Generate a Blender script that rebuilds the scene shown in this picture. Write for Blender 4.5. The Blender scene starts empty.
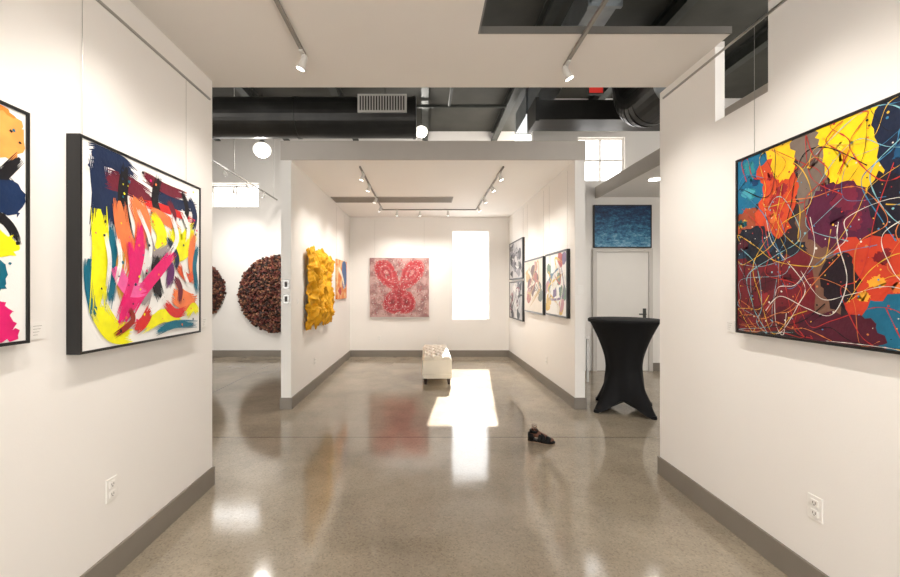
import bpy, bmesh, math, random
from mathutils import Vector, Matrix, noise
R = random.Random(7)
scene = bpy.context.scene
scene.view_settings.view_transform = 'Standard'
scene.view_settings.exposure = 0.03

# ---------------------------------------------------------------- materials
def lin(c):
    c = c/255.0
    return c/12.92 if c <= 0.04045 else ((c+0.055)/1.055)**2.4
def rgb(r, g, b): return (lin(r), lin(g), lin(b), 1.0)
_m = {}
def mat(name, col, rough=0.6, metal=0.0, emit=0.0, var=0.0, scale=6.0, bump=0.0, bscale=40.0, spec=0.5):
    if name in _m: return _m[name]
    m = bpy.data.materials.new(name); m.use_nodes = True
    nt = m.node_tree; b = nt.nodes['Principled BSDF']
    b.inputs['Base Color'].default_value = col
    b.inputs['Roughness'].default_value = rough
    b.inputs['Metallic'].default_value = metal
    b.inputs['Specular IOR Level'].default_value = spec
    if emit:
        b.inputs['Emission Color'].default_value = col
        b.inputs['Emission Strength'].default_value = emit
    tc = nt.nodes.new('ShaderNodeTexCoord')
    if var:
        n = nt.nodes.new('ShaderNodeTexNoise'); n.inputs['Scale'].default_value = scale
        n.inputs['Detail'].default_value = 5
        r = nt.nodes.new('ShaderNodeValToRGB')
        r.color_ramp.elements[0].position = .3; r.color_ramp.elements[1].position = .7
        r.color_ramp.elements[0].color = tuple(c*(1-var) for c in col[:3])+(1,)
        r.color_ramp.elements[1].color = tuple(min(1, c*(1+var)) for c in col[:3])+(1,)
        nt.links.new(tc.outputs['Object'], n.inputs['Vector'])
        nt.links.new(n.outputs['Fac'], r.inputs['Fac'])
        nt.links.new(r.outputs['Color'], b.inputs['Base Color'])
    if bump:
        n2 = nt.nodes.new('ShaderNodeTexNoise'); n2.inputs['Scale'].default_value = bscale
        bp = nt.nodes.new('ShaderNodeBump'); bp.inputs['Strength'].default_value = bump
        bp.inputs['Distance'].default_value = .01
        nt.links.new(tc.outputs['Object'], n2.inputs['Vector'])
        nt.links.new(n2.outputs['Fac'], bp.inputs['Height'])
        nt.links.new(bp.outputs['Normal'], b.inputs['Normal'])
    _m[name] = m
    return m
def paint(r, g, b):
    return mat('paint_%02x%02x%02x' % (r, g, b), rgb(r, g, b), .5, var=.12, scale=14, bump=.15, bscale=60, spec=.3)

M_wall = mat('wall_paint', rgb(239, 235, 230), .75, var=.012, scale=1.5, bump=.04, bscale=120)
M_ceil = mat('ceiling_paint', rgb(222, 216, 209), .85, var=.015, scale=1.5)
M_head = mat('header_backlit_grey', rgb(188, 181, 173), .8, var=.02)  # greyer than the walls: the header's backlit shade is put into its colour
M_base = mat('baseboard_taupe', rgb(130, 122, 112), .5, var=.05, scale=5)
M_white = mat('white_plastic', rgb(240, 237, 232), .4, var=.01)
M_slot = mat('slot_dark', rgb(60, 56, 52), .6)
M_black = mat('frame_black', rgb(18, 17, 18), .4, var=.1)
M_canvas = mat('canvas_white', rgb(240, 238, 234), .7, bump=.2, bscale=300)
M_duct = mat('duct_black', rgb(54, 53, 51), .35, .5, var=.2, scale=4, bump=.1, bscale=5)
M_ductg = mat('duct_galvanised', rgb(150, 155, 158), .35, .8, var=.15, scale=5)
M_roof = mat('roof_deck_dark', rgb(62, 61, 55), .7, var=.25, scale=2)
M_steel = mat('steel_dark', rgb(66, 68, 64), .5, .4, var=.2)
M_alu = mat('aluminium', rgb(175, 173, 168), .35, .8, var=.05)
M_trk = mat('track_white', rgb(205, 202, 196), .45, var=.02)
M_trkd = mat('track_grey', rgb(136, 131, 124), .45, var=.02)
M_edge = mat('opening_edge_grey', rgb(104, 101, 96), .5, var=.03)
M_glow = mat('lamp_glow', (1, .96, .88, 1), .5, emit=16)
M_globe = mat('globe_glow', (1, .95, .84, 1), .5, emit=2.0)

def floor_mat():
    m = bpy.data.materials.new('polished_concrete'); m.use_nodes = True
    nt = m.node_tree; N = nt.nodes; L = nt.links; b = N['Principled BSDF']
    tc = N.new('ShaderNodeTexCoord')
    big = N.new('ShaderNodeTexNoise'); big.inputs['Scale'].default_value = 1.3; big.inputs['Detail'].default_value = 8
    big.inputs['Roughness'].default_value = .65
    L.new(tc.outputs['Object'], big.inputs['Vector'])
    r1 = N.new('ShaderNodeValToRGB')
    r1.color_ramp.elements[0].position = .32; r1.color_ramp.elements[0].color = rgb(142, 131, 114)
    r1.color_ramp.elements[1].position = .7; r1.color_ramp.elements[1].color = rgb(174, 162, 143)
    L.new(big.outputs['Fac'], r1.inputs['Fac'])
    v = N.new('ShaderNodeTexVoronoi'); v.inputs['Scale'].default_value = 110
    L.new(tc.outputs['Object'], v.inputs['Vector'])
    sep = N.new('ShaderNodeSeparateColor'); L.new(v.outputs['Color'], sep.inputs['Color'])
    r2 = N.new('ShaderNodeValToRGB')
    r2.color_ramp.elements[0].position = .0; r2.color_ramp.elements[0].color = (.56, .53, .49, 1)
    r2.color_ramp.elements[1].position = .35; r2.color_ramp.elements[1].color = (1, 1, 1, 1)
    e = r2.color_ramp.elements.new(.8); e.color = (1, 1, 1, 1)
    e = r2.color_ramp.elements.new(1.); e.color = (1.3, 1.27, 1.22, 1)
    L.new(sep.outputs['Red'], r2.inputs['Fac'])
    mx = N.new('ShaderNodeMix'); mx.data_type = 'RGBA'; mx.blend_type = 'MULTIPLY'; mx.inputs['Factor'].default_value = .45
    L.new(r1.outputs['Color'], mx.inputs['A']); L.new(r2.outputs['Color'], mx.inputs['B'])
    sx = N.new('ShaderNodeSeparateXYZ'); L.new(tc.outputs['Object'], sx.inputs['Vector'])
    def joint(sock, pos, w):
        s = N.new('ShaderNodeMath'); s.operation = 'SUBTRACT'; s.inputs[1].default_value = pos; L.new(sx.outputs[sock], s.inputs[0])
        a = N.new('ShaderNodeMath'); a.operation = 'ABSOLUTE'; L.new(s.outputs[0], a.inputs[0])
        c = N.new('ShaderNodeMath'); c.operation = 'LESS_THAN'; c.inputs[1].default_value = w; L.new(a.outputs[0], c.inputs[0])
        return c
    js = [joint('Y', 3.94, .007), joint('Y', 8.2, .006), joint('Y', .2, .005), joint('X', -3.0, .006), joint('X', 4.2, .006)]
    cur = js[0]
    for j in js[1:]:
        mm = N.new('ShaderNodeMath'); mm.operation = 'MAXIMUM'; L.new(cur.outputs[0], mm.inputs[0]); L.new(j.outputs[0], mm.inputs[1]); cur = mm
    m2 = N.new('ShaderNodeMix'); m2.data_type = 'RGBA'
    L.new(cur.outputs[0], m2.inputs['Factor']); L.new(mx.outputs['Result'], m2.inputs['A']); m2.inputs['B'].default_value = rgb(100, 88, 72)
    L.new(m2.outputs['Result'], b.inputs['Base Color'])
    rr = N.new('ShaderNodeMapRange'); rr.inputs['To Min'].default_value = .05; rr.inputs['To Max'].default_value = .15
    L.new(big.outputs['Fac'], rr.inputs['Value']); L.new(rr.outputs['Result'], b.inputs['Roughness'])
    b.inputs['IOR'].default_value = 1.78
    wv = N.new('ShaderNodeTexNoise'); wv.inputs['Scale'].default_value = 4; L.new(tc.outputs['Object'], wv.inputs['Vector'])
    bp = N.new('ShaderNodeBump'); bp.inputs['Strength'].default_value = .05; bp.inputs['Distance'].default_value = .02
    L.new(wv.outputs['Fac'], bp.inputs['Height']); L.new(bp.outputs['Normal'], b.inputs['Normal'])
    return m
M_floor = floor_mat()

# ---------------------------------------------------------------- mesh builder
def empty(name, loc=(0, 0, 0), rotz=0.0):
    e = bpy.data.objects.new(name, None); scene.collection.objects.link(e)
    e.location = loc; e.rotation_euler = (0, 0, rotz); e.empty_display_size = .1
    return e
class MB:
    def __init__(s): s.v = []; s.f = []; s.m = []; s.mats = []
    def mi(s, m):
        if m not in s.mats: s.mats.append(m)
        return s.mats.index(m)
    def add(s, vs, fs, m):
        o = len(s.v); k = s.mi(m)
        s.v += [tuple(v) for v in vs]
        for f in fs: s.f.append(tuple(o+i for i in f)); s.m.append(k)
    def box(s, x0, x1, y0, y1, z0, z1, m):
        vs = [(x0,y0,z0),(x1,y0,z0),(x1,y1,z0),(x0,y1,z0),(x0,y0,z1),(x1,y0,z1),(x1,y1,z1),(x0,y1,z1)]
        s.add(vs, [(0,3,2,1),(4,5,6,7),(0,1,5,4),(1,2,6,5),(2,3,7,6),(3,0,4,7)], m)
    def cyl(s, a, b, r, m, n=16, r2=None, cap=True):
        a = Vector(a); b = Vector(b); d = (b-a).normalized(); r2 = r if r2 is None else r2
        t = Vector((0,0,1)) if abs(d.z) < .9 else Vector((1,0,0))
        u = d.cross(t).normalized(); w = d.cross(u)
        vs = []
        for c, rr in ((a, r), (b, r2)):
            for i in range(n):
                an = 2*math.pi*i/n; vs.append(c+u*math.cos(an)*rr+w*math.sin(an)*rr)
        fs = [(i, (i+1) % n, n+(i+1) % n, n+i) for i in range(n)]
        if cap: fs += [tuple(range(n-1, -1, -1)), tuple(range(n, 2*n))]
        s.add(vs, fs, m)
    def tube(s, pts, r, m, n=12):
        for i in range(len(pts)-1): s.cyl(pts[i], pts[i+1], r, m, n)
    def lathe(s, prof, c, m, n=24):
        vs = []; fs = []
        for (r, z) in prof:
            for i in range(n):
                an = 2*math.pi*i/n; vs.append((c[0]+r*math.cos(an), c[1]+r*math.sin(an), c[2]+z))
        for j in range(len(prof)-1):
            for i in range(n): fs.append((j*n+i, j*n+(i+1) % n, (j+1)*n+(i+1) % n, (j+1)*n+i))
        s.add(vs, fs, m)
    def obj(s, name, parent=None, smooth=False, loc=None, bevel=0):
        me = bpy.data.meshes.new(name); me.from_pydata(s.v, [], s.f)
        for m in s.mats: me.materials.append(m)
        me.polygons.foreach_set('material_index', s.m)
        if smooth: me.polygons.foreach_set('use_smooth', [True]*len(s.f))
        me.update()
        o = bpy.data.objects.new(name, me); scene.collection.objects.link(o)
        if parent: o.parent = parent
        if loc: o.location = loc
        if bevel:
            b = o.modifiers.new('bevel', 'BEVEL'); b.width = bevel; b.segments = 2; b.limit_method = 'ANGLE'
        return o
def onebox(name, x0, x1, y0, y1, z0, z1, m, parent=None, bevel=0):
    b = MB(); b.box(x0, x1, y0, y1, z0, z1, m); return b.obj(name, parent, bevel=bevel)
def holed_wall(name, axis, p0, p1, a0, a1, z0, z1, holes, m):
    A = sorted(set([a0, a1]+[h[0] for h in holes]+[h[1] for h in holes]))
    Z = sorted(set([z0, z1]+[h[2] for h in holes]+[h[3] for h in holes]))
    b = MB()
    for i in range(len(A)-1):
        for j in range(len(Z)-1):
            ca = (A[i]+A[i+1])/2; cz = (Z[j]+Z[j+1])/2
            if any(h[0] < ca < h[1] and h[2] < cz < h[3] for h in holes): continue
            if axis == 'y': b.box(A[i], A[i+1], p0, p1, Z[j], Z[j+1], m)
            else: b.box(p0, p1, A[i], A[i+1], Z[j], Z[j+1], m)
    o = b.obj(name)
    bm = bmesh.new(); bm.from_mesh(o.data); bmesh.ops.remove_doubles(bm, verts=bm.verts, dist=1e-5)
    seen = {}
    for f in bm.faces: seen.setdefault(tuple(sorted(v.index for v in f.verts)), []).append(f)
    bmesh.ops.delete(bm, geom=[f for k in seen.values() if len(k) > 1 for f in k], context='FACES_ONLY')
    bm.to_mesh(o.data); bm.free()
    return o

# ---------------------------------------------------------------- shell
onebox('floor', -7, 7, -2.5, 8.9, -.12, 0, M_floor)
HZ = 4.9
onebox('ceiling_high', -7, 7, -2.5, 8.9, HZ, HZ+.12, M_roof)
onebox('wall_left', -7.12, -7, -2.5, 8.9, 0, HZ, M_wall)
onebox('wall_right', 7, 7.12, -2.5, 8.9, 0, HZ, M_wall)
holed_wall('wall_back', 'y', 8.7, 8.9, -7, 1.948, 0, HZ, [(.59, 1.39, .82, 2.73), (-4.65, -3.62, 3.25, 3.78)], M_wall)
holed_wall('wall_back_right', 'y', 7.2, 7.35, 1.948, 7, 0, HZ, [(2.75, 3.6, 3.4, 4.2)], M_wall)
holed_wall('wall_front', 'y', -2.62, -2.5, -7, 7, 0, HZ, [(-1.5, 1.75, .15, 2.85), (-6.5, -2.2, .15, 2.85), (2.6, 6.5, .15, 2.85)], M_wall)  # unseen wall behind the camera, openings added to let sky light in
onebox('wall_partition_left', -1.73, -1.58, -2.5, 2.97, 0, 3.0, M_wall)
holed_wall('wall_partition_right', 'x', 1.85, 1.91, -2.5, 3.15, 0, 3.0, [(2.157, 2.55, 2.52, 3.0)], M_wall)
b = MB(); ST = 3.035
b.box(-1.73, .32, -2.5, 3.06, 3.0, ST, M_ceil)
b.box(.32, 1.85, -2.5, 1.35, 3.0, ST, M_ceil)
b.box(.32, 1.85, 2.42, 3.06, 3.0, ST, M_ceil)
b.box(1.85, 1.91, -2.5, 2.157, 3.0, ST, M_ceil)
b.box(1.85, 1.91, 2.55, 3.06, 3.0, ST, M_ceil)
b.obj('ceiling_lower')
b = MB()
b.box(.32, 1.85, 2.41, 2.42, 2.998, 3.04, M_edge); b.box(.32, 1.85, 1.35, 1.36, 2.998, 3.04, M_edge); b.box(.32, .33, 1.36, 2.41, 2.998, 3.04, M_edge)
b.obj('trim_ceiling_opening')
onebox('wall_inner_left', -1.753, -1.63, 4.87, 8.7, 0, 3.26, M_wall)
onebox('wall_inner_right', 1.826, 1.948, 4.87, 8.7, 0, 3.26, M_wall)
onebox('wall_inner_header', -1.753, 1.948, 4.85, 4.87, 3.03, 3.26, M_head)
onebox('ceiling_inner', -1.63, 1.826, 4.87, 8.7, 3.03, 3.1, M_wall)
onebox('ceiling_right_soffit', 3.1, 7, 3.4, 7.2, 3.12, 3.25, M_wall)
onebox('trim_right_soffit', 3.06, 3.1, 3.4, 7.2, 3.1, 3.3, M_head)

def base(name, x0, x1, y0, y1):
    onebox(name, x0, x1, y0, y1, 0, .14, M_base, bevel=.003)
t = .014
base('baseboard_left', -1.58, -1.58+t, -2.4, 2.97+t)
base('baseboard_left_end', -1.73, -1.58, 2.97, 2.97+t)
base('baseboard_right', 1.85-t, 1.85, -2.4, 3.15+t)
base('baseboard_right_end', 1.85, 1.91, 3.15, 3.15+t)
base('baseboard_inner_left', -1.63, -1.63+t, 4.87-t, 8.7)
base('baseboard_inner_left_end', -1.753, -1.63, 4.87-t, 4.87)
base('baseboard_inner_left_outside', -1.753-t, -1.753, 4.87-t, 8.7)
base('baseboard_inner_right', 1.826-t, 1.826, 4.87-t, 8.7)
base('baseboard_inner_right_end', 1.826, 1.948, 4.87-t, 4.87)
base('baseboard_inner_right_outside', 1.948, 1.948+t, 4.87-t, 7.2)
base('baseboard_back', -1.616, 1.812, 8.7-t, 8.7)
base('baseboard_back_left', -7, -1.767, 8.7-t, 8.7)
base('baseboard_back_right', 4.08, 7, 7.2-t, 7.2)

def window(name, x0, x1, z0, z1, y0, y1, nx=1, nz=1, fr=.03, m=M_white):
    b = MB()
    b.box(x0, x0+fr, y0, y1, z0, z1, m); b.box(x1-fr, x1, y0, y1, z0, z1, m)
    b.box(x0+fr, x1-fr, y0, y1, z0, z0+fr, m); b.box(x0+fr, x1-fr, y0, y1, z1-fr, z1, m)
    for i in range(1, nx):
        x = x0+(x1-x0)*i/nx; b.box(x-fr/2, x+fr/2, y0, y1, z0+fr, z1-fr, m)
    for i in range(1, nz):
        z = z0+(z1-z0)*i/nz; b.box(x0+fr, x1-fr, y0+.001, y1-.001, z-fr/2, z+fr/2, m)
    b.obj(name)
window('window_1', .59, 1.39, .82, 2.73, 8.8, 8.85, fr=.02)
window('window_2', -4.65, -3.62, 3.25, 3.78, 8.78, 8.84, nx=2)
window('window_3', 2.75, 3.6, 3.4, 4.2, 7.25, 7.31, nx=2, nz=2)
window('fill_window_4', -1.5, 1.75, .15, 2.85, -2.59, -2.53, nx=3, fr=.06, m=M_alu)  # this and the next two: unseen storefront windows added for fill light
window('fill_window_5', -6.5, -2.2, .15, 2.85, -2.59, -2.53, nx=4, fr=.06, m=M_alu)
window('fill_window_6', 2.6, 6.5, .15, 2.85, -2.59, -2.53, nx=4, fr=.06, m=M_alu)

M_door = mat('door_paint', rgb(230, 226, 220), .5, var=.01)
M_dtrim = mat('door_trim_paint', rgb(204, 199, 192), .5, var=.01)
b = MB()
b.box(3.07, 4.0, 7.165, 7.195, .005, 2.13, M_door)
b.cyl((3.93, 7.165, 1.02), (3.93, 7.11, 1.02), .014, M_steel); b.cyl((3.93, 7.115, 1.02), (3.81, 7.115, 1.02), .012, M_steel); b.box(3.9, 3.96, 7.158, 7.165, .95, 1.12, M_steel)
b.obj('door_1', bevel=.004)
b = MB()
b.box(3.0, 3.07, 7.14, 7.2, 0, 2.19, M_dtrim); b.box(4.0, 4.07, 7.14, 7.2, 0, 2.19, M_dtrim); b.box(3.07, 4.0, 7.14, 7.2, 2.13, 2.19, M_dtrim)
b.obj('trim_door', bevel=.003)

# ---------------------------------------------------------------- artwork system
def catmull(pts, closed=False, seg=8):
    out = []; n = len(pts)
    rng = n if closed else n-1
    for i in range(rng):
        g = (lambda k: pts[k % n]) if closed else (lambda k: pts[max(0, min(n-1, k))])
        p0, p1, p2, p3 = g(i-1), g(i), g(i+1), g(i+2)
        for s in range(seg):
            t = s/seg
            out.append(tuple(.5*((2*p1[k])+(-p0[k]+p2[k])*t+(2*p0[k]-5*p1[k]+4*p2[k]-p3[k])*t*t+(-p0[k]+3*p1[k]-3*p2[k]+p3[k])*t**3) for k in (0, 1)))
    if not closed: out.append(tuple(pts[-1]))
    return out
class Art:
    def __init__(s, name, loc, rotz, w, h, depth=.05, frame=M_black, fw=.012, bg=M_canvas, wire=None):
        s.w, s.h, s.d = w, h, depth; s.k = 0
        s.root = empty(name, loc, rotz)
        s.p = MB()
        f = MB(); hw, hh = w/2, h/2
        if fw:
            f.box(-hw, -hw+fw, -depth, -.001, -hh, hh, frame); f.box(hw-fw, hw, -depth, -.001, -hh, hh, frame)
            f.box(-hw+fw, hw-fw, -depth, -.001, hh-fw, hh, frame); f.box(-hw+fw, hw-fw, -depth, -.001, -hh, -hh+fw, frame)
            f.obj('frame', s.root)
        c = MB(); c.box(-hw+fw, hw-fw, -depth+.006, -.002, -hh+fw, hh-fw, bg); c.obj('canvas', s.root)
        if wire:
            g = MB()
            for sx in (-.42, .42): g.cyl((sx*w, -.007, hh), (sx*w, -.007, wire-loc[2]), .0012, M_alu, 6)
            g.obj('hanging_wires', s.root)
        s.fw = fw
    def P(s, u, v):
        mu = (s.fw+.001)/s.w; mv = (s.fw+.001)/s.h
        u = min(1-mu, max(mu, u)); v = min(1-mv, max(mv, v))
        return ((u-.5)*s.w, -s.d+.0055-s.k*.00003, (v-.5)*s.h)
    def blob(s, pts, col, jit=.008, seg=8):
        s.k += 1
        q = catmull(pts, True, seg)
        q = [(u+R.gauss(0, jit), v+R.gauss(0, jit)) for u, v in q]
        s.p.add([s.P(*a) for a in q], [tuple(range(len(q)))], paint(*col))
    def ell(s, cu, cv, ru, rv, col, jit=.005, ang=0, n=28):
        s.k += .3
        ca, sa = math.cos(ang), math.sin(ang); q = []
        for i in range(n):
            a = 2*math.pi*i/n; x = ru*math.cos(a); y = rv*math.sin(a)
            q.append((cu+x*ca-y*sa+R.gauss(0, jit), cv+x*sa+y*ca+R.gauss(0, jit)))
        s.p.add([s.P(*a) for a in q], [tuple(range(n))], paint(*col))
    def strip(s, pts, wd, col, taper=True, seg=8, jit=0.0):
        s.k += .6
        q = catmull(pts, False, seg); n = len(q); vs = []
        for i, (u, v) in enumerate(q):
            a = q[max(0, i-1)]; c = q[min(n-1, i+1)]
            dx, dy = (c[0]-a[0])*s.w, (c[1]-a[1])*s.h; l = math.hypot(dx, dy) or 1e-6
            nx, ny = -dy/l, dx/l
            ww = wd/2*(1+R.gauss(0, jit))
            if taper: ww *= min(1, .25+3*min(i, n-1-i)/n)
            vs.append(s.P(u+nx*ww/s.w, v+ny*ww/s.h)); vs.append(s.P(u-nx*ww/s.w, v-ny*ww/s.h))
        s.p.add(vs, [(2*i, 2*i+1, 2*i+3, 2*i+2) for i in range(n-1)], paint(*col))
    def brush(s, pts, wd, col, nb=9):
        q = catmull(pts, False, 8); n = len(q)
        if nb > 6: s.strip(q[1:-2], wd*.8, col, True, 1, .1)
        for k in range(nb):
            off = (k/(nb-1)-.5)*wd
            a = R.randint(0, max(1, n//6)); e = n-R.randint(0, max(1, n//5)); sub = []
            for i in range(a, e):
                p = q[max(0, i-1)]; c = q[min(n-1, i+1)]
                dx, dy = (c[0]-p[0])*s.w, (c[1]-p[1])*s.h; l = math.hypot(dx, dy) or 1e-6
                sub.append((q[i][0]-dy/l*off/s.w, q[i][1]+dx/l*off/s.h))
            if len(sub) > 2: s.strip(sub, wd/nb*R.uniform(.95, 1.7), col, True, 1, .12)
    def drip(s, col, wd=.006, n=7, spread=.35, start=None):
        u, v = start or (R.random(), R.random()); a = R.random()*6.28; pts = [(u, v)]
        for i in range(n):
            a += R.uniform(-1.5, 1.5); st = R.uniform(.3, 1)*spread
            u += math.cos(a)*st; v += math.sin(a)*st
            if not .02 < u < .98: a = math.pi-a; u = min(.98, max(.02, u))
            if not .02 < v < .98: a = -a; v = min(.98, max(.02, v))
            pts.append((u, v))
        s.strip(pts, wd, col, False, 8, .35)
        for i in range(3):
            p = R.choice(pts); r = R.uniform(.002, .006)
            s.ell(p[0]+R.gauss(0, .03), p[1]+R.gauss(0, .03), r/s.w, r/s.h, col, 0, 0, 8)
    def done(s): s.p.obj('paint_strokes', s.root)

RL, RR = math.pi/2, -math.pi/2
NAVY=(24,40,72); BLK=(22,20,24); YEL=(240,234,20); MAG=(220,26,108); PNK=(232,96,158); ORG=(236,124,72); MAR=(106,28,46); TEAL=(10,104,128); RED=(208,44,44); GRY=(150,140,140); WHT=(240,238,234)

A = Art('abstract_brushstroke_painting', (-1.58, 2.235, 1.652), RL, .95, .975, .062, wire=2.834)
for p, wd, c in [
 ([(.06,.93),(.2,.95),(.38,.9)], .09, NAVY), ([(.1,.95),(.13,.75),(.1,.52)], .10, NAVY), ([(.2,.9),(.22,.74),(.2,.6)], .07, NAVY), ([(.15,.84),(.32,.84),(.54,.8)], .09, MAR),
 ([(.3,.95),(.27,.75),(.34,.5)], .06, BLK), ([(.42,.93),(.6,.9),(.84,.9)], .06, MAR), ([(.5,.85),(.72,.83),(.96,.86)], .06, NAVY), ([(.86,.9),(.93,.8),(.9,.68)], .05, NAVY),
 ([(.42,.77),(.6,.78),(.93,.76)], .04, RED), ([(.78,.93),(.84,.82),(.8,.72)], .04, BLK), ([(.56,.96),(.52,.8),(.62,.66)], .05, BLK), ([(.64,.84),(.7,.76),(.68,.66)], .04, MAR),
 ([(.05,.45),(.06,.3),(.1,.14)], .05, TEAL), ([(.18,.62),(.2,.42),(.17,.2)], .06, TEAL),
 ([(.34,.8),(.42,.66),(.4,.5)], .11, ORG), ([(.24,.76),(.27,.6),(.34,.45),(.3,.32)], .09, ORG), ([(.47,.74),(.6,.72),(.78,.67)], .06, ORG),
 ([(.11,.7),(.12,.45),(.1,.16)], .09, YEL), ([(.1,.22),(.2,.09),(.34,.07)], .10, YEL), ([(.48,.72),(.58,.62),(.54,.48)], .08, YEL), ([(.68,.68),(.78,.58),(.94,.72)], .12, YEL), ([(.68,.5),(.8,.53),(.9,.62)], .07, YEL),
 ([(.45,.62),(.52,.5),(.66,.58)], .05, GRY), ([(.42,.2),(.46,.32),(.44,.42)], .07, GRY), ([(.26,.5),(.24,.36),(.28,.22)], .05, (200,150,60)),
 ([(.92,.68),(.88,.5),(.93,.34)], .06, ORG), ([(.68,.28),(.82,.22),(.95,.2)], .11, ORG), ([(.72,.46),(.84,.37),(.94,.42)], .05, (220,90,52)), ([(.7,.38),(.76,.3),(.74,.2)], .04, MAR),
 ([(.96,.6),(.92,.45),(.96,.26)], .04, TEAL), ([(.54,.5),(.52,.36),(.58,.22)], .07, BLK), ([(.58,.5),(.66,.42),(.63,.3)], .06, (96,40,100)), ([(.62,.62),(.72,.5),(.7,.42)], .04, NAVY),
 ([(.40,.66),(.38,.48),(.3,.25),(.22,.1)], .07, MAG), ([(.7,.54),(.54,.4),(.38,.26),(.26,.1)], .065, MAG), ([(.2,.42),(.3,.3),(.44,.3)], .07, PNK), ([(.3,.56),(.33,.38),(.26,.2)], .04, MAG),
 ([(.4,.08),(.6,.14),(.8,.08)], .07, YEL), ([(.52,.05),(.7,.08),(.95,.06)], .045, TEAL), ([(.34,.08),(.42,.12),(.48,.2)], .06, RED), ([(.6,.22),(.7,.15),(.82,.16)], .05, RED), ([(.2,.06),(.33,.13),(.3,.2)], .03, (150,40,30)), ([(.82,.12),(.9,.18),(.96,.13)], .05, YEL)]:
    A.brush(p, wd, c, 11)
for p, wd in (([(.36,.74),(.47,.56),(.44,.4)], .022), ([(.66,.76),(.72,.62),(.64,.5)], .03), ([(.14,.58),(.17,.44),(.15,.28)], .02), ([(.76,.8),(.84,.7),(.82,.6)], .03), ([(.46,.16),(.54,.2),(.64,.3)], .03), ([(.78,.48),(.8,.4),(.86,.3)], .025), ([(.22,.56),(.24,.44),(.2,.3)], .022)): A.brush(p, wd, WHT, 5)
for i in range(70):
    c = R.choice([NAVY, MAG, YEL, ORG, BLK, TEAL]); r = R.uniform(.003, .009); A.ell(R.uniform(.04,.96), R.uniform(.05,.95), r, r, c, .001, 0, 8)
A.done()
B = Art('abstract_poured_painting', (-1.58, 1.07, 1.69), RL, .96, .89, .05, wire=2.834)
B.blob([(.5,.98),(.85,.98),(.96,.95),(.93,.84),(.8,.87),(.6,.82)], (240,130,50)); B.blob([(.86,.95),(.97,.93),(.95,.78),(.85,.8)], (244,160,80))
B.brush([(.45,.72),(.7,.78),(.97,.62)], .07, BLK); B.brush([(.75,.86),(.85,.72),(.92,.5)], .06, BLK); B.brush([(.97,.8),(.9,.7),(.84,.6)], .04, BLK); B.blob([(.6,.64),(.78,.68),(.97,.66),(.95,.54),(.8,.57),(.62,.52)], (18,44,84))
B.brush([(.7,.58),(.9,.52),(.96,.42)], .03, BLK); B.blob([(.5,.46),(.75,.5),(.93,.46),(.94,.38),(.75,.37)], YEL)
B.blob([(.76,.34),(.9,.33),(.9,.22),(.76,.22)], TEAL); B.blob([(.5,.1),(.75,.24),(.88,.2),(.94,.1),(.94,.03),(.7,.02)], MAG)
B.blob([(.1,.2),(.3,.4),(.45,.2),(.3,.05)], TEAL); B.blob([(.1,.7),(.3,.9),(.4,.7),(.25,.6)], MAG); B.brush([(.1,.5),(.4,.45),(.6,.3)], .06, ORG)
for i in range(45):
    c = R.choice([NAVY, BLK, BLK, TEAL]); r = R.uniform(.004, .01); B.ell(R.uniform(.5,.97), R.uniform(.3,.95), r, r, c, .001, 0, 8)
B.done()
# right drip painting
C = Art('abstract_drip_painting', (1.85, 1.81, 1.702), RR, 1.02, .995, .05, bg=mat('dark_ground', rgb(40,24,32), .5, var=.3, scale=8), wire=2.924)
def sub(cx, cy, rx, ry, n, cols, sz):
    for i in range(n):
        u, v = cx+R.uniform(-rx, rx), cy+R.uniform(-ry, ry); s = sz*R.uniform(.4, 1)
        C.blob([(u+s*R.uniform(.5,1.2)*math.cos(t), v+s*R.uniform(.5,1.2)*math.sin(t)) for t in (0,1.05,2.1,3.15,4.2,5.25)], R.choice(cols), .004)
C.blob([(0,1),(.26,1),(.24,.85),(.16,.72),(0,.62)], (22,104,140)); sub(.09,.84,.08,.12,8,[(70,160,176),(16,60,100),(40,130,140)],.04)
C.blob([(0,.66),(.12,.7),(.12,.58),(0,.54)], (150,70,44)); sub(.05,.62,.04,.04,4,[(214,176,60),(30,100,110)],.03)
C.blob([(.14,.9),(.24,.94),(.36,.88),(.37,.68),(.29,.52),(.19,.5),(.13,.62),(.18,.78)], (204,72,38)); sub(.26,.74,.07,.12,6,[(222,112,52),(176,46,40),(150,36,44)],.045); C.blob([(.22,1),(.36,1),(.35,.84),(.28,.8),(.23,.88)], (242,192,32))
C.blob([(.34,1),(.5,1),(.53,.8),(.47,.6),(.37,.66),(.38,.85)], (116,102,92)); C.blob([(.36,.6),(.5,.62),(.56,.4),(.56,.1),(.42,.1),(.42,.38)], (118,84,68)); sub(.46,.7,.04,.2,5,[(134,112,96),(96,78,72)],.04)
C.blob([(.48,1),(.72,1),(.74,.82),(.7,.66),(.56,.7),(.49,.86)], (244,200,24)); sub(.6,.84,.06,.08,3,[(248,216,64),(234,172,24)],.04)
C.blob([(.57,.76),(.72,.76),(.72,.61),(.6,.6)], (240,190,30))
C.blob([(.72,1),(1,1),(1,.6),(.8,.66),(.73,.72)], (20,30,54)); sub(.84,.85,.07,.1,4,[(24,74,110),(50,120,150)],.05)
C.blob([(.44,.68),(.57,.72),(.69,.63),(.68,.47),(.56,.42),(.43,.5)], (84,26,56)); sub(.57,.57,.07,.07,3,[(64,20,46),(112,32,56)],.06)
C.blob([(0,.56),(.14,.6),(.3,.5),(.4,.48),(.4,.4),(.2,.38),(0,.4)], (22,28,42)); sub(.14,.48,.1,.06,4,[(24,54,78),(80,24,40)],.05)
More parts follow.
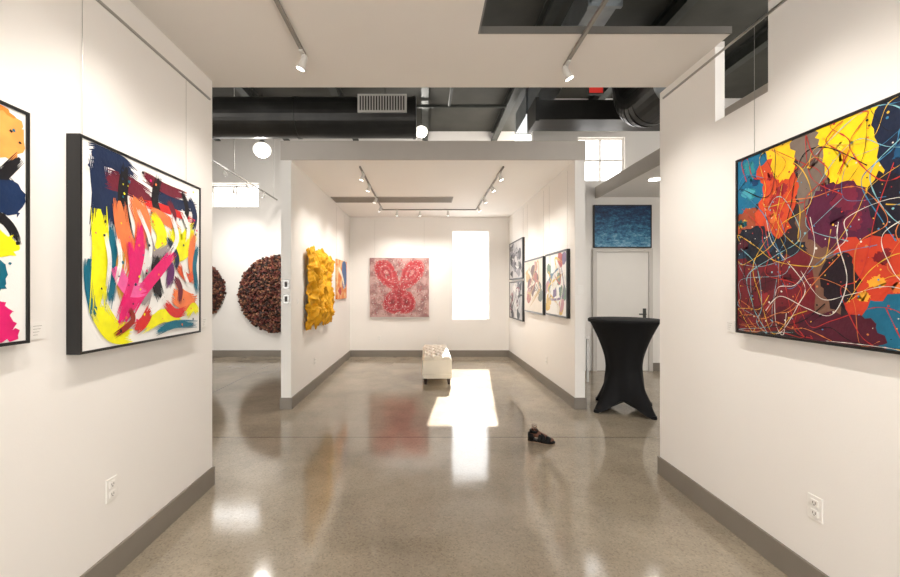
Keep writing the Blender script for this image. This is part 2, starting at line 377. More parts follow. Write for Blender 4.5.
C.blob([(0,.4),(.2,.38),(.42,.42),(.44,.1),(.2,.02),(0,.02)], (108,24,36)); sub(.2,.22,.16,.13,7,[(146,36,42),(80,18,32),(166,54,40)],.06)
C.blob([(.56,.44),(.7,.46),(.86,.44),(1,.5),(1,.2),(.8,.14),(.58,.16)], (194,60,36)); sub(.76,.3,.14,.1,8,[(222,110,48),(156,38,36),(120,26,36),(232,160,50)],.05)
C.blob([(.7,.7),(.84,.66),(1,.6),(1,.5),(.84,.46),(.7,.5)], (26,22,36)); C.blob([(.68,.18),(.84,.24),(1,.22),(1,.02),(.7,.02)], (24,100,130)); sub(.84,.1,.1,.06,4,[(60,150,166),(20,50,80)],.05)
C.blob([(.4,.12),(.56,.14),(.7,.12),(.7,.01),(.4,.01)], (76,22,40)); C.blob([(.48,.34),(.6,.4),(.64,.24),(.54,.16)], (30,18,28))
for i in range(60):
    c = R.choice([(220,176,60),(220,214,204),(220,214,204),(180,50,46),(60,124,164),(130,180,190),(18,18,22),(18,18,22),(206,120,64)])
    C.drip(c, R.uniform(.0016, .004), 6, .22)
for i in range(180):
    c = R.choice([(226,176,60),(220,212,196),(214,60,50),(60,140,190),(20,20,24)]); r = R.uniform(.0015, .004); C.ell(R.uniform(.02,.98), R.uniform(.03,.97), r, r, c, .0005, 0, 7)
C.done()

def speck(name, c1, c2, sc, pos=.5):
    m = bpy.data.materials.new(name); m.use_nodes = True; nt = m.node_tree; b = nt.nodes['Principled BSDF']
    tc = nt.nodes.new('ShaderNodeTexCoord'); n = nt.nodes.new('ShaderNodeTexNoise'); n.inputs['Scale'].default_value = sc; n.inputs['Detail'].default_value = 6
    r = nt.nodes.new('ShaderNodeValToRGB'); r.color_ramp.elements[0].position = pos-.08; r.color_ramp.elements[1].position = pos+.08
    r.color_ramp.elements[0].color = rgb(*c1); r.color_ramp.elements[1].color = rgb(*c2)
    nt.links.new(tc.outputs['Object'], n.inputs['Vector']); nt.links.new(n.outputs['Fac'], r.inputs['Fac']); nt.links.new(r.outputs['Color'], b.inputs['Base Color'])
    b.inputs['Roughness'].default_value = .7
    return m
# butterfly mosaic
D = Art('red_mosaic_artwork', (-.555, 8.7, 1.505), 0, 1.28, 1.28, .05, fw=0, bg=speck('pink_ground', (192,158,152), (152,114,112), 7), wire=2.97)
Wg = [(.49,.44),(.36,.48),(.2,.58),(.08,.78),(.12,.94),(.3,.95),(.44,.8),(.49,.6)]
def wing(pts, k, col, mirror, c):
    q = [(c[0]+(u-c[0])*k, c[1]+(v-c[1])*k) for u, v in pts]
    if mirror: q = [(1-u, v) for u, v in q]
    D.blob(q, col, .006)
for mir in (False, True):
    for k, col in ((1, (192,98,98)), (.88, (178,62,68)), (.58, (194,96,98)), (.42, (176,62,70)), (.2, (206,134,130))): wing(Wg, k, col, mir, (.28,.76))
Lw = [(.5,.46),(.36,.44),(.24,.32),(.24,.14),(.38,.06),(.5,.1)]
for mir in (False, True):
    for k, col in ((1, (192,98,98)), (.88, (174,58,66)), (.56, (192,92,96)), (.4, (168,56,64)), (.2, (140,56,62))): wing(Lw, k, col, mir, (.385,.26))
D.ell(.5, .32, .035, .24, (160,52,60), .006)
for i in range(1100):
    r = R.uniform(.005, .010); D.ell(R.uniform(.03,.97), R.uniform(.03,.97), r, r, R.choice([(206,172,168),(160,74,80),(186,96,98),(140,106,106),(200,150,146),(214,196,190)]), .001, 0, 6)
D.done()

E = Art('small_orange_painting', (-1.63, 7.72, 1.65), RL, .9, .74, .035, fw=0, bg=speck('orange_ground', (214,120,50), (226,186,136), 6), wire=2.97)
E.blob([(.5,.9),(.9,.95),(.95,.4),(.6,.3)], (60,100,150)); E.blob([(.1,.2),(.4,.3),(.4,.1)], (180,50,40)); E.brush([(.1,.8),(.5,.6),(.8,.2)], .08, (240,230,210)); E.done()
def framed(name, y0, y1, z0, z1, seed, cols, wire=2.97, nb=16, bg=M_canvas):
    global R
    a = Art(name, (1.826, (y0+y1)/2, (z0+z1)/2), RR, y1-y0, z1-z0, .045, fw=.024, wire=wire, bg=bg)
    Rold = R; R = random.Random(seed)
    for i in range(nb):
        u, v = R.uniform(.1,.9), R.uniform(.1,.9)
        pts = [(u+R.uniform(.05,.16)*math.cos(t), v+R.uniform(.05,.16)*math.sin(t)) for t in (0,1.05,2.1,3.15,4.2,5.25)]
        a.blob(pts, R.choice(cols), .003)
    for i in range(8): a.brush([(R.random(), R.random()), (R.random(), R.random()), (R.random(), R.random())], .025, R.choice(cols), 5)
    R = Rold; a.done()
M_g1 = mat('print_grey', rgb(176,172,170), .6, var=.1); M_g2 = mat('print_cream', rgb(220,210,196), .6, var=.05)
framed('framed_abstract_print', 7.32, 8.45, 1.66, 2.42, 1, [(70,66,70),(120,116,120),(30,28,30),(200,196,190)], bg=M_g1)
framed('framed_abstract_print', 7.32, 8.45, .87, 1.62, 2, [(70,66,70),(120,60,70),(30,28,30),(200,196,190)], None, bg=M_g1)
framed('framed_floral_print', 6.05, 7.2, 1.07, 1.965, 3, [(170,96,86),(190,160,110),(180,134,126),(110,116,104),(220,208,192),(110,80,76)], bg=M_g2)
framed('framed_colour_collage', 5.03, 5.93, 1.09, 1.97, 5, [(176,84,80),(214,180,100),(96,124,146),(122,104,136),(196,146,152),(110,136,116),(60,60,66),(226,222,214),(226,222,214)], nb=20)

def blue_mat():
    m = bpy.data.materials.new('blue_seascape'); m.use_nodes = True; nt = m.node_tree; b = nt.nodes['Principled BSDF']; L = nt.links
    tc = nt.nodes.new('ShaderNodeTexCoord'); n = nt.nodes.new('ShaderNodeTexNoise'); n.inputs['Scale'].default_value = 14; n.inputs['Detail'].default_value = 12; n.inputs['Roughness'].default_value = .8
    mp = nt.nodes.new('ShaderNodeMapping'); mp.inputs['Scale'].default_value = (.7, 1, 1.5)
    L.new(tc.outputs['Object'], mp.inputs['Vector']); L.new(mp.outputs['Vector'], n.inputs['Vector'])
    sx = nt.nodes.new('ShaderNodeSeparateXYZ'); L.new(tc.outputs['Object'], sx.inputs['Vector'])
    mr = nt.nodes.new('ShaderNodeMapRange'); mr.inputs['From Min'].default_value = -.4; mr.inputs['From Max'].default_value = .4; mr.inputs['To Min'].default_value = .15; mr.inputs['To Max'].default_value = -.1
    L.new(sx.outputs['Z'], mr.inputs['Value'])
    ad = nt.nodes.new('ShaderNodeMath'); L.new(n.outputs['Fac'], ad.inputs[0]); L.new(mr.outputs['Result'], ad.inputs[1])
    r = nt.nodes.new('ShaderNodeValToRGB'); e = r.color_ramp.elements
    e[0].position = .34; e[0].color = rgb(16, 30, 60); e[1].position = .74; e[1].color = rgb(160, 200, 220)
    k = e.new(.48); k.color = rgb(24, 68, 110); k = e.new(.6); k.color = rgb(60, 130, 166)
    L.new(ad.outputs[0], r.inputs['Fac']); L.new(r.outputs['Color'], b.inputs['Base Color'])
    return m
F = Art('blue_seascape_painting', (3.54, 7.2, 2.59), 0, 1.04, .77, .04, fw=.02, bg=blue_mat()); F.done()

# yellow crumpled textile
root = empty('yellow_textile_wall_hanging', (-1.63, 6.03, 1.5), RL)
M_yel = mat('yellow_fabric', rgb(222, 162, 18), .8, var=.22, scale=12, bump=.3, bscale=80)
nu, nv = 110, 90; vs = []; fs = []
for j in range(nv+1):
    for i in range(nu+1):
        u = i/nu; v = j/nv
        wx = noise.noise(Vector((0, v*7, 3.1))) ; wz = noise.noise(Vector((u*6, 0, 7.7)))
        ru = u+.10*wx*(1 if u > .5 else -.6)*abs(u-.5)*2+.03*noise.noise(Vector((0, v*18, 9)))*abs(u-.5)*2
        rv = v+.12*wz*abs(v-.5)*2+.05*noise.noise(Vector((u*16, 0, 2)))*abs(v-.5)*2
        p = Vector((u*4.4, v*3.6, 0)); q = p+Vector((noise.noise(p*1.3), noise.noise(p*1.3+Vector((5, 2, 1))), 0))*.8
        rid = 1-abs(noise.noise(q*1.15))*2.4; rid2 = 1-abs(noise.noise(q*2.7+Vector((3, 8, 0))))*2.2; rid3 = 1-abs(noise.noise(q*5.5))*2
        d = .03+.085*max(0, rid)+.045*max(0, rid2)+.018*max(0, rid3)
        d *= .5+.5*min(1, 9*min(u, 1-u, v, 1-v))
        vs.append(((ru-.5)*1.34, -max(.008, d), (rv-.5)*1.1))
for j in range(nv):
    for i in range(nu):
        a = j*(nu+1)+i; fs.append((a, a+1, a+nu+2, a+nu+1))
b = MB(); b.add(vs, fs, M_yel); o = b.obj('fabric', root, True)
sd = o.modifiers.new('thick', 'SOLIDIFY'); sd.thickness = .004

def round_relief(name, loc, rad, seed, n=1300):
    rr = random.Random(seed); root = empty(name, loc, 0); b = MB()
    cols = [mat('chip_%d' % i, rgb(*c), .6, var=.2, scale=20) for i, c in enumerate([(116,66,50),(78,44,36),(134,86,64),(62,40,32),(150,108,82),(104,56,48),(44,28,24),(112,52,44)])]
    for i in range(n):
        r = rad*math.sqrt((i+.5)/n); a = i*2.399963
        r += rr.uniform(-.02, .02)
        cx, cz = r*math.cos(a), r*math.sin(a); h = .05+.11*math.sqrt(max(0, 1-(r/rad)**2))
        s = rad*rr.uniform(.028, .05); k = rr.randint(4, 6); off = rr.random()*6
        tx, tz = rr.uniform(-.02, .02), rr.uniform(-.02, .02)
        base_ = [(cx+s*math.cos(off+6.283*q/k), -h*.45, cz+s*math.sin(off+6.283*q/k)) for q in range(k)]
        top = [(cx+tx+s*.62*math.cos(off+6.283*q/k), -h-rr.uniform(0, .025), cz+tz+s*.62*math.sin(off+6.283*q/k)) for q in range(k)]
        b.add(base_+top, [tuple(range(k, 2*k))]+[(q, (q+1) % k, k+(q+1) % k, k+q) for q in range(k)], rr.choice(cols))
    b.obj('chips', root)
    c = MB(); c.cyl((0, -.001, 0), (0, -.08, 0), rad*.97, cols[6], 40, rad*.9); c.obj('backing', root)
round_relief('round_chip_wall_sculpture', (-3.2, 8.7, 1.36), .83, 3)
round_relief('round_chip_wall_sculpture', (-5.0, 8.7, 1.45), .66, 5, 900)

b = MB(); b.box(-1.58, -1.57, -2.3, 2.93, 2.84, 2.852, M_alu); b.obj('picture_rail')
b = MB(); b.box(1.84, 1.85, -2.3, 3.1, 2.93, 2.942, M_alu); b.obj('picture_rail')
def label(loc, rot):
    r = empty('wall_label', loc, rot); b = MB(); b.box(-.032, .032, -.004, 0, -.035, .035, M_white)
    for i in range(4): b.box(-.022, .016-.006*i, -.0043, -.004, .018-.012*i, .0195-.012*i, M_trkd)
    b.obj('card', r)
label((-1.58, 1.63, 1.285), RL); label((1.85, 2.42, 1.23), RR); label((-1.58, 2.86, 1.22), RL); label((1.826, 5.98, 1.2), RR); label((.22, 8.7, 1.25), 0); label((-1.63, 7.0, 1.3), RL); label((-1.63, 5.12, 1.3), RL)
def outlet(loc, rot):
    r = empty('wall_outlet', loc, rot); b = MB(); b.box(-.036, .036, -.006, 0, -.058, .058, M_white); b.obj('plate', r, bevel=.003)
    b = MB()
    for z in (-.024, .024):
        b.box(-.017, .017, -.009, -.006, z-.015, z+.015, M_white)
        b.box(-.008, -.005, -.0095, -.009, z-.004, z+.007, M_slot); b.box(.005, .008, -.0095, -.009, z-.004, z+.007, M_slot); b.cyl((0, -.0095, z-.009), (0, -.009, z-.009), .003, M_slot, 8)
    b.obj('sockets', r)
outlet((-1.58, 2.013, .449), RL); outlet((1.85, 1.893, .418), RR); outlet((-1.0, 8.7, .4), 0); outlet((.3, 8.7, .4), 0); outlet((1.826, 6.0, .4), RR); outlet((-1.63, 5.9, .4), RL)
def switch(loc, rot, dark=False):
    r = empty('light_switch', loc, rot); b = MB(); b.box(-.036, .036, -.007, 0, -.058, .058, M_alu if dark else M_white); b.obj('plate', r, bevel=.003)
    b = MB(); b.box(-.016, .016, -.012, -.007, -.032, .032, M_slot if dark else M_white); b.obj('rocker', r)
switch((-1.69, 4.87, 1.52), 0, True); switch((-1.69, 4.87, 1.34), 0, True); switch((1.887, 4.87, 1.45), 0)

# ---------------------------------------------------------------- tufted ottoman bench
ox0, ox1, oy0, oy1 = -.035, .41, 6.12, 7.52
M_cream = mat('cream_leather', rgb(242, 233, 215), .4, var=.03, scale=5, bump=.1, bscale=60)
M_leg = mat('dark_wood', rgb(46, 32, 24), .4, var=.2)
root = empty('tufted_ottoman_bench', ((ox0+ox1)/2, (oy0+oy1)/2, 0))
W, Ln = ox1-ox0, oy1-oy0; cu, cv = 3, 8; rs = 14
vs = []; fs = []; NX, NY = cu*rs, cv*rs
btn = [((i+.5*(j % 2))/cu, j/cv) for j in range(1, cv) for i in range(0, cu+1) if 0.1 < (i+.5*(j % 2))/cu < .9]
for j in range(NY+1):
    for i in range(NX+1):
        u, v = i/NX, j/NY; x = (u-.5)*W; y = (v-.5)*Ln
        d = min(math.hypot((u-bu)*W, (v-bv)*Ln) for bu, bv in btn)
        z = .43-.045*math.exp(-(d/.03)**2)
        a1 = u*cu*2+v*cv; a2 = u*cu*2-v*cv
        for a in (a1, a2):
            z -= .022*max(0, 1-abs(math.sin(a*math.pi/2))*3.2)
        ed = min(min(u, 1-u)*W, min(v, 1-v)*Ln)
        z -= .05*max(0, 1-ed/.035)**2
        vs.append((x, y, z))
for j in range(NY):
    for i in range(NX):
        a = j*(NX+1)+i; fs.append((a, a+1, a+NX+2, a+NX+1))
b = MB(); b.add(vs, fs, M_cream); b.obj('tufted_top', root, True)
b = MB()
for bu, bv in btn: b.lathe([(.0001, .014), (.009, .011), (.013, .004), (.013, -.004)], ((bu-.5)*W, (bv-.5)*Ln, .37), M_cream, 10)
b.obj('buttons', root, True)
b = MB(); b.box(-W/2, W/2, -Ln/2, Ln/2, .09, .382, M_cream); b.obj('upholstered_base', root, bevel=.012)
b = MB()
for z in (.375, .16):
    h = .006; q = [(-W/2, -Ln/2, z), (W/2, -Ln/2, z), (W/2, Ln/2, z), (-W/2, Ln/2, z), (-W/2, -Ln/2, z)]; b.tube(q, h, M_cream, 8)
b.obj('piping', root, True)
b = MB()
for sx in (-1, 1):
    for sy in (-1, 1): b.cyl((sx*(W/2-.045), sy*(Ln/2-.045), .09), (sx*(W/2-.04), sy*(Ln/2-.04), 0), .03, M_leg, 12, .02)
b.obj('legs', root)

# ---------------------------------------------------------------- cocktail table with stretch cover
root = empty('cocktail_table', (2.425, 4.88, 0))
M_span = mat('black_spandex', rgb(15, 15, 17), .7, var=.2, scale=5, bump=.05, bscale=200, spec=.25)
H = 1.09; n = 96; rings = 40; vs = []; fs = []
FA = math.radians(20)
for j in range(rings+1):
    s = j/rings
    for i in range(n):
        a = 2*math.pi*i/n; ft = (0.5+0.5*math.cos(4*(a-FA)))
        ftn = ft**2.0
        zb = .0+.15*(1-ft**1.5)
        z = zb+(H-zb)*s
        rt = .40; rw = .2
        tt = z/H
        up = rw+(rt-rw)*max(0, (tt-.46)/.54)**1.5
        low = max(0, (.46-tt)/.46)
        dn = rw+low**1.4*.25*ftn+.05*low*(1-ftn)
        r = up*(1-.05*(1-ftn)*(1-(tt-.46)/.54)*min(1, (tt-.46)*8)) if tt > .46 else dn
        r += .005*math.cos(8*(a-.5))*math.sin(math.pi*tt)
        vs.append((r*math.cos(a), r*math.sin(a), max(.004, z)))
for j in range(rings):
    for i in range(n): fs.append((j*n+i, j*n+(i+1) % n, (j+1)*n+(i+1) % n, (j+1)*n+i))
b = MB(); b.add(vs, fs, M_span)
b.obj('stretch_cover', root, True)
b = MB(); b.lathe([(.40, H-.03), (.408, H-.02), (.408, H+.004), (.4, H+.01), (.0001, H+.012)], (0, 0, 0), M_span, 64); b.obj('table_top', root, True)
b = MB(); b.cyl((0, 0, .1), (0, 0, H-.02), .03, M_steel)
for k in range(4):
    a = FA+k*math.pi/2; b.cyl((0, 0, .1), (.41*math.cos(a), .41*math.sin(a), .02), .018, M_steel, 10); b.cyl((.42*math.cos(a), .42*math.sin(a), .0), (.42*math.cos(a), .42*math.sin(a), .035), .03, M_span, 14)
b.obj('pedestal', root)

root = empty('side_table', (2.3, 6.6, 0)); b = MB()
b.box(-.3, .3, -.3, .3, .68, .71, M_white)
for sx in (-1, 1):
    for sy in (-1, 1): b.box(sx*.27-.015, sx*.27+.015, sy*.27-.015, sy*.27+.015, 0, .68, M_alu)
b.box(-.27, .27, -.27, .27, .2, .22, M_white); b.obj('frame_and_shelves', root)
M_blue = mat('pale_blue_plastic', rgb(176, 192, 208), .4, var=.05)
b = MB(); b.box(-.22, .22, -.22, .22, .22, .48, M_blue); b.box(-.235, .235, -.235, .235, .48, .51, M_white); b.obj('storage_bin', root, bevel=.01)

# ---------------------------------------------------------------- sandaled foot
fr = empty('sandaled_foot', (1.055, 3.83, 0), math.radians(-24)); fr.scale = (.9, .9, .9)
def skin_mat():
    m = bpy.data.materials.new('skin_tone'); m.use_nodes = True; nt = m.node_tree; b = nt.nodes['Principled BSDF']; L = nt.links
    b.inputs['Base Color'].default_value = rgb(112, 72, 54); b.inputs['Roughness'].default_value = .5
    tc = nt.nodes.new('ShaderNodeTexCoord'); s = nt.nodes.new('ShaderNodeSeparateXYZ'); L.new(tc.outputs['Object'], s.inputs['Vector'])
    r = nt.nodes.new('ShaderNodeMapRange'); r.inputs['From Min'].default_value = .085; r.inputs['From Max'].default_value = .19; r.inputs['To Min'].default_value = 1; r.inputs['To Max'].default_value = 0.0
    L.new(s.outputs['Z'], r.inputs['Value']); L.new(r.outputs['Result'], b.inputs['Alpha'])
    return m
M_skin = skin_mat(); SO = .022
def skin(name, vs, es, rad, parent, m, sub=2, root_i=0):
    me = bpy.data.meshes.new(name); me.from_pydata(vs, es, []); me.materials.append(m)
    o = bpy.data.objects.new(name, me); scene.collection.objects.link(o); o.parent = parent
    o.modifiers.new('skin', 'SKIN')
    lay = me.skin_vertices[0] if me.skin_vertices else None
    if lay is None:
        bpy.context.view_layer.objects.active = o
        bpy.ops.mesh.customdata_skin_add(); lay = me.skin_vertices[0]
    for i, r in enumerate(rad): lay.data[i].radius = r if isinstance(r, tuple) else (r, r)
    lay.data[root_i].use_root = True
    o.modifiers['skin'].use_smooth_shade = True
    sb = o.modifiers.new('sub', 'SUBSURF'); sb.levels = sub; sb.render_levels = sub
    return o
vs = [(-.01,0,.075+SO),(-.008,0,.14+SO),(-.012,0,.21+SO),(-.035,0,.035+SO),(.045,0,.055+SO),(.095,0,.034+SO),(.13,0,.024+SO)]
skin('foot_and_ankle', vs, [(0,1),(1,2),(0,3),(0,4),(4,5),(5,6)], [.034,.03,.036,.03,(.03,.034),(.022,.04),(.016,.042)], fr, M_skin)
for i, (y, l, r) in enumerate([(.032,.062,.013),(.012,.064,.0095),(-.006,.056,.009),(-.022,.047,.0085),(-.037,.038,.008)]):
    x0 = .125; skin('toe_%d' % (i+1), [(x0, y*.9, .02+SO), (x0+l*.55, y, .02+SO), (x0+l, y*1.02, .011+SO)], [(0,1),(1,2)], [r, r, r*.85], fr, M_skin)
M_sand = mat('black_leather', rgb(12, 11, 11), .5, var=.1, spec=.25)
M_sole = mat('sandal_sole_rubber', rgb(150, 128, 104), .7, var=.1)
out = [(-.075,0),(-.068,.028),(-.03,.036),(.03,.034),(.08,.044),(.13,.054),(.175,.05),(.2,.028),(.198,0),(.18,-.03),(.14,-.05),(.09,-.048),(.03,-.036),(-.03,-.036),(-.068,-.028)]
out = catmull(out, True, 5); k = len(out)
for nm, z0, z1, mm in (('sandal_outsole', 0, .009, M_sole), ('sandal_insole', .009, .024, M_sand)):
    b = MB(); b.add([(x, y, z0) for x, y in out]+[(x, y, z1) for x, y in out], [tuple(range(k-1,-1,-1)), tuple(range(k, 2*k))]+[(i, (i+1) % k, k+(i+1) % k, k+i) for i in range(k)], mm)
    b.obj(nm, fr)
def strap(name, x0, x1, w, h, wid=.022):
    b = MB(); N_ = 14; vs = []
    for i in range(N_+1):
        a = math.pi*i/N_; x = x0+(x1-x0)*i/N_
        for dx in (-wid/2, wid/2): vs.append((x+dx, w*math.cos(a), .015+(h-(.5*dx+.0))*math.sin(a)))
    b.add(vs, [(2*i, 2*i+1, 2*i+3, 2*i+2) for i in range(N_)], M_sand); o = b.obj(name, fr, True)
    s = o.modifiers.new('t', 'SOLIDIFY'); s.thickness = .005; s.offset = 1
strap('toe_strap', .135, .14, .054, .054, .05); strap('instep_strap', .05, .1, .048, .082, .04); strap('instep_strap_cross', .1, .045, .048, .082, .04)
def wrap(name, a_from, a_to, z0, z1, cx=-.022, rx=.052, ry=.041):
    b = MB(); N_ = 20; vs = []
    for j in range(N_+1):
        a = a_from+(a_to-a_from)*j/N_
        for z in (z0, z1): vs.append((cx+rx*math.cos(a), ry*math.sin(a), z))
    b.add(vs, [(2*i, 2*i+1, 2*i+3, 2*i+2) for i in range(N_)], M_sand); o = b.obj(name, fr, True)
    s = o.modifiers.new('t', 'SOLIDIFY'); s.thickness = .004
wrap('heel_cup', math.radians(80), math.radians(280), .01, .09); wrap('ankle_strap', 0, 2*math.pi, .096, .124, -.012, .043, .038)

# ---------------------------------------------------------------- overhead services
b = MB()
for x in [-6, -4.5, -3, -1.5, 0, 1.5, 3, 4.5, 6]:
    b.box(x-.06, x+.06, -2.5, 8.7, HZ-.03, HZ, M_steel); b.box(x-.008, x+.008, -2.5, 8.7, HZ-.19, HZ-.03, M_steel); b.box(x-.06, x+.06, -2.5, 8.7, HZ-.21, HZ-.19, M_steel)
b.obj('ceiling_joists')
rd = empty('round_duct'); b = MB()
b.cyl((-6.6, 6.0, 4.03), (-.13, 6.0, 4.03), .29, M_duct, 36)
for x in [-6, -4.6, -3.2, -1.9, -.16]: b.cyl((x-.02, 6, 4.03), (x+.02, 6, 4.03), .3, M_duct, 36)
b.obj('duct_body', rd)
b = MB()
for x in (-5.2, -3.9, -2.6, -.6): b.cyl((x, 6, 4.3), (x, 6, HZ-.22), .008, M_steel, 6)
b.obj('hanger_rods', rd)
b = MB(); b.box(-.96, -.26, 5.69, 5.77, 3.98, 4.24, M_trk)
for i in range(17): x = -.93+i*.0386; b.box(x, x+.02, 5.686, 5.69, 4.01, 4.21, M_slot)
b.obj('air_vent_grille', rd)
b = MB(); b.box(1.62, 1.9, 3.3, 7.15, 4.25, 4.6, M_ductg)
for y in (3.9, 5.1, 6.3): b.box(1.59, 1.93, y, y+.04, 4.22, 4.63, M_ductg)
b.obj('rectangular_duct')
b = MB(); b.box(1.62, 3.6, 5.7, 6.12, 3.88, 4.16, M_duct); b.box(1.57, 1.62, 5.67, 6.15, 3.85, 4.19, M_duct); b.obj('rectangular_duct')
b = MB(); pts = []
for i in range(9):
    a = math.pi/2*i/8; pts.append(Vector((2.75, 4.8+.45*math.sin(a), 3.72+.45*(1-math.cos(a)))))
b.cyl((2.75, 4.3, 3.72), pts[0], .27, M_duct, 28)
for i in range(8): b.cyl(pts[i], pts[i+1], .27, M_duct, 28)
b.cyl(pts[-1], (pts[-1].x, pts[-1].y, HZ-.25), .27, M_duct, 28)
b.cyl((2.75, 4.28, 3.72), (2.75, 4.32, 3.72), .3, M_ductg, 28)
b.obj('elbow_duct')
b = MB(); b.box(-2.9, -2.35, 3.3, 5.5, 4.4, 4.66, M_ductg); b.obj('rectangular_duct')
def pipe(p0, p1, r, m): b = MB(); b.cyl(p0, p1, r, m, 10); b.obj('sprinkler_pipe')
pipe((-6.8, 6.9, 4.62), (1.4, 6.9, 4.62), .03, M_steel); pipe((.4, -2, 4.5), (.4, 6.6, 4.5), .025, M_steel); pipe((-3.6, -2, 4.5), (-3.6, 6.6, 4.5), .04, M_steel)
M_exit = mat('exit_red', rgb(214, 48, 40), .5, emit=.25)
r = empty('exit_sign', (2.13, 5.0, 3.95)); b = MB(); b.box(-.1, .1, -.02, .02, -.06, .06, M_steel); b.box(-.085, .085, -.022, -.02, -.045, .045, M_exit); b.cyl((0, 0, .06), (0, 0, HZ-3.95), .01, M_alu); b.obj('sign_body', r)
b = MB(); b.box(-1.6, .48, 6.78, 7.18, 3.018, 3.03, mat('grille_grey', rgb(160, 154, 146), .6))
for i in range(5): b.box(-1.58, .46, 6.81+i*.075, 6.85+i*.075, 3.012, 3.018, M_base)
b.obj('ceiling_diffuser')

# ---------------------------------------------------------------- lights
LC = (1, .95, .885)
def spot(parent, p, t, W, ang=70, col=LC, rad=.04):
    l = bpy.data.lights.new('bulb', 'SPOT'); l.energy = W; l.spot_size = math.radians(ang); l.spot_blend = .9; l.color = col; l.shadow_soft_size = rad
    o = bpy.data.objects.new('bulb', l); scene.collection.objects.link(o); o.parent = parent
    o.location = p; d = Vector(t)-Vector(p); o.rotation_euler = d.to_track_quat('-Z', 'Y').to_euler()
def head(b, gl, parent, x, y, zc, tgt, W, ang=70, s=1.0):
    p = Vector((x, y, zc-.09)); d = (Vector(tgt)-p).normalized()
    b.cyl((x, y, zc-.02), (x, y, zc-.08), .006, M_trk, 8); b.box(x-.012, x+.012, y-.04, y+.04, zc-.032, zc-.02, M_trk)
    b.cyl(p-d*.035, p+d*.035, .02, M_trk, 16, .029); b.cyl(p-d*.055, p-d*.035, .012, M_trk, 16, .02)
    gl.cyl(p+d*.0355, p+d*.038, .025, M_glow, 14)
    if W: spot(parent, p+d*.045, tgt, W, ang)
def track(name, rails, heads, zc, hang=None):
    r = empty(name, (0, 0, 0)); b = MB(); g = MB()
    for (x0, x1, y0, y1) in rails: b.box(x0, x1, y0, y1, zc-.02, zc, M_trkd)
    if hang:
        for (x, y) in hang: b.cyl((x, y, zc), (x, y, HZ-.02), .006, M_trk, 6)
    for h in heads: head(b, g, r, h[0], h[1], zc, h[2], h[3], h[4] if len(h) > 4 else 95)
    b.obj('rail_and_heads', r); g.obj('lamp_faces', r)
WF = 50
track('track_lighting', [(-.8, -.78, -2.2, 2.62)], [(-.79, 2.58, (-1.58, 2.75, 1.1), WF), (-.79, 1.75, (-1.58, 2.0, 1.3), WF), (-.79, .9, (-1.58, 1.0, 1.3), WF), (-.79, 0, (1.85, .6, 1.6), WF)], 3.0)
track('track_lighting', [(.95, .97, -2.2, 2.75)], [(.96, 2.7, (1.85, 2.8, 1.1), WF), (.96, 1.75, (1.85, 1.9, 1.3), WF), (.96, .9, (1.85, 1.0, 1.3), WF), (.96, .1, (-1.58, .5, 1.5), WF)], 3.0)
WI = 54
track('track_lighting', [(-.84, -.82, 5.1, 7.83), (.99, 1.01, 5.1, 7.83), (-.82, .99, 7.81, 7.83)],
      [(-.83, 5.3, (-1.63, 5.6, 1.2), WI), (-.83, 5.9, (-1.63, 6.2, 1.3), WI), (-.83, 6.7, (-1.63, 7.0, 1.3), WI), (-.83, 7.4, (-1.63, 7.9, 1.3), WI),
       (1.0, 5.3, (1.82, 5.4, 1.2), WI), (1.0, 5.9, (1.82, 6.1, 1.3), WI), (1.0, 6.7, (1.82, 7.0, 1.3), WI), (1.0, 7.4, (1.82, 7.8, 1.3), WI),
       (-.55, 7.82, (-.8, 8.7, 1.3), WI), (-.1, 7.82, (-.2, 8.7, 1.3), WI), (.45, 7.82, (.5, 8.7, 1.2), WI)], 3.03)
track('track_lighting', [(-3.11, -3.09, 4.6, 8.4)],
      [(-3.1, 5.2, (-4.5, 8.6, 1.2), 60), (-3.1, 6.2, (-3.2, 8.7, 1.4), 60), (-3.1, 7.0, (-2.3, 8.7, 1.5), 50), (-3.1, 7.7, (-5, 8.7, 1.4), 50), (-3.1, 4.8, (-2.3, 5.6, 0), 40, 110)], 3.35, [(-3.1, 4.8), (-3.1, 6.5), (-3.1, 8.2)])
track('track_lighting', [(-4.3, -3.14, 7.31, 7.33)], [(-3.5, 7.32, (-3.5, 8.7, 1.6), 40), (-3.9, 7.32, (-4.2, 8.7, 1.6), 40)], 3.35, [(-4.2, 7.32)])
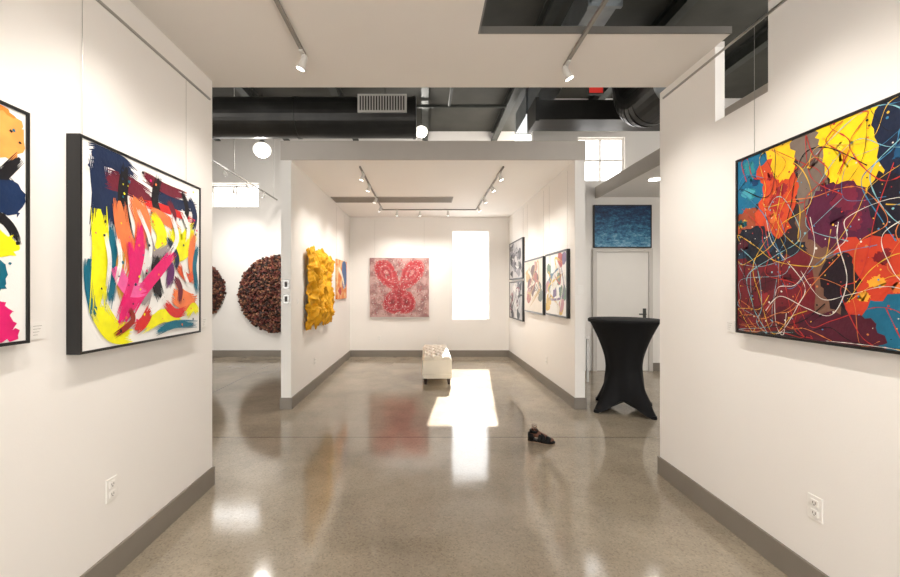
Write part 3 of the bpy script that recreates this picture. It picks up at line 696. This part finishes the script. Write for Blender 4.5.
def pendant(x, y, z, rad, W):
    r = empty('globe_pendant_lamp', (x, y, z)); b = MB(); b.cyl((0, 0, rad*.8), (0, 0, HZ-.02-z), .007, M_steel, 6); b.cyl((0, 0, rad*.8), (0, 0, rad*1.2), rad*.4, M_alu, 16, rad*.2); b.obj('stem_and_cap', r)
    b = MB(); b.lathe([(rad*math.sin(math.pi*i/12)+.0001, -rad*math.cos(math.pi*i/12)*.85) for i in range(13)], (0, 0, 0), M_globe, 24); b.obj('glass_globe', r, True)
    l = bpy.data.lights.new('bulb', 'POINT'); l.energy = W; l.color = LC; l.shadow_soft_size = .05
    o = bpy.data.objects.new('bulb', l); scene.collection.objects.link(o); o.parent = r; o.location = (0, 0, -rad*.85-.08)
pendant(-2.85, 7.0, 3.9, .15, 35); pendant(-.07, 7.5, 4.42, .12, 25); pendant(-4.6, 3.6, 3.9, .15, 60); pendant(3.8, 1.5, 3.9, .15, 60); pendant(5.0, 5.0, 3.95, .12, 40)  # first two globes are visible; the other three are unseen, added for light
def recessed(x, y, W):
    r = empty('recessed_ceiling_light', (x, y, 3.12)); b = MB(); b.cyl((0, 0, 0), (0, 0, -.012), .11, M_white, 24); b.cyl((0, 0, -.0121), (0, 0, -.016), .085, M_glow, 24); b.obj('trim_and_lens', r); spot(r, (0, 0, -.03), (0, 0, -3), W, 150)
recessed(3.45, 6.0, 50); recessed(3.9, 4.6, 50); recessed(5.4, 5.4, 50)

sun = bpy.data.lights.new('sun', 'SUN'); sun.energy = 24; sun.angle = math.radians(.6); sun.color = (1, .96, .9)
so = bpy.data.objects.new('sun', sun); scene.collection.objects.link(so); so.rotation_euler = Vector((-.13, -1, -.59)).to_track_quat('-Z', 'Y').to_euler(); so.location = (1, 12, 6)
w = bpy.data.worlds.new('sky'); scene.world = w; w.use_nodes = True
bg = w.node_tree.nodes['Background']; bg.inputs['Color'].default_value = (1, .99, .97, 1); bg.inputs['Strength'].default_value = 4.9

cam = bpy.data.cameras.new('camera'); cam.lens = 16; cam.sensor_width = 36; cam.shift_x = 25/900; cam.shift_y = 1.5/900; cam.clip_start = .05
co = bpy.data.objects.new('camera', cam); scene.collection.objects.link(co); co.location = (0, 0, 1.45); co.rotation_euler = (math.pi/2, 0, 0)
scene.camera = co
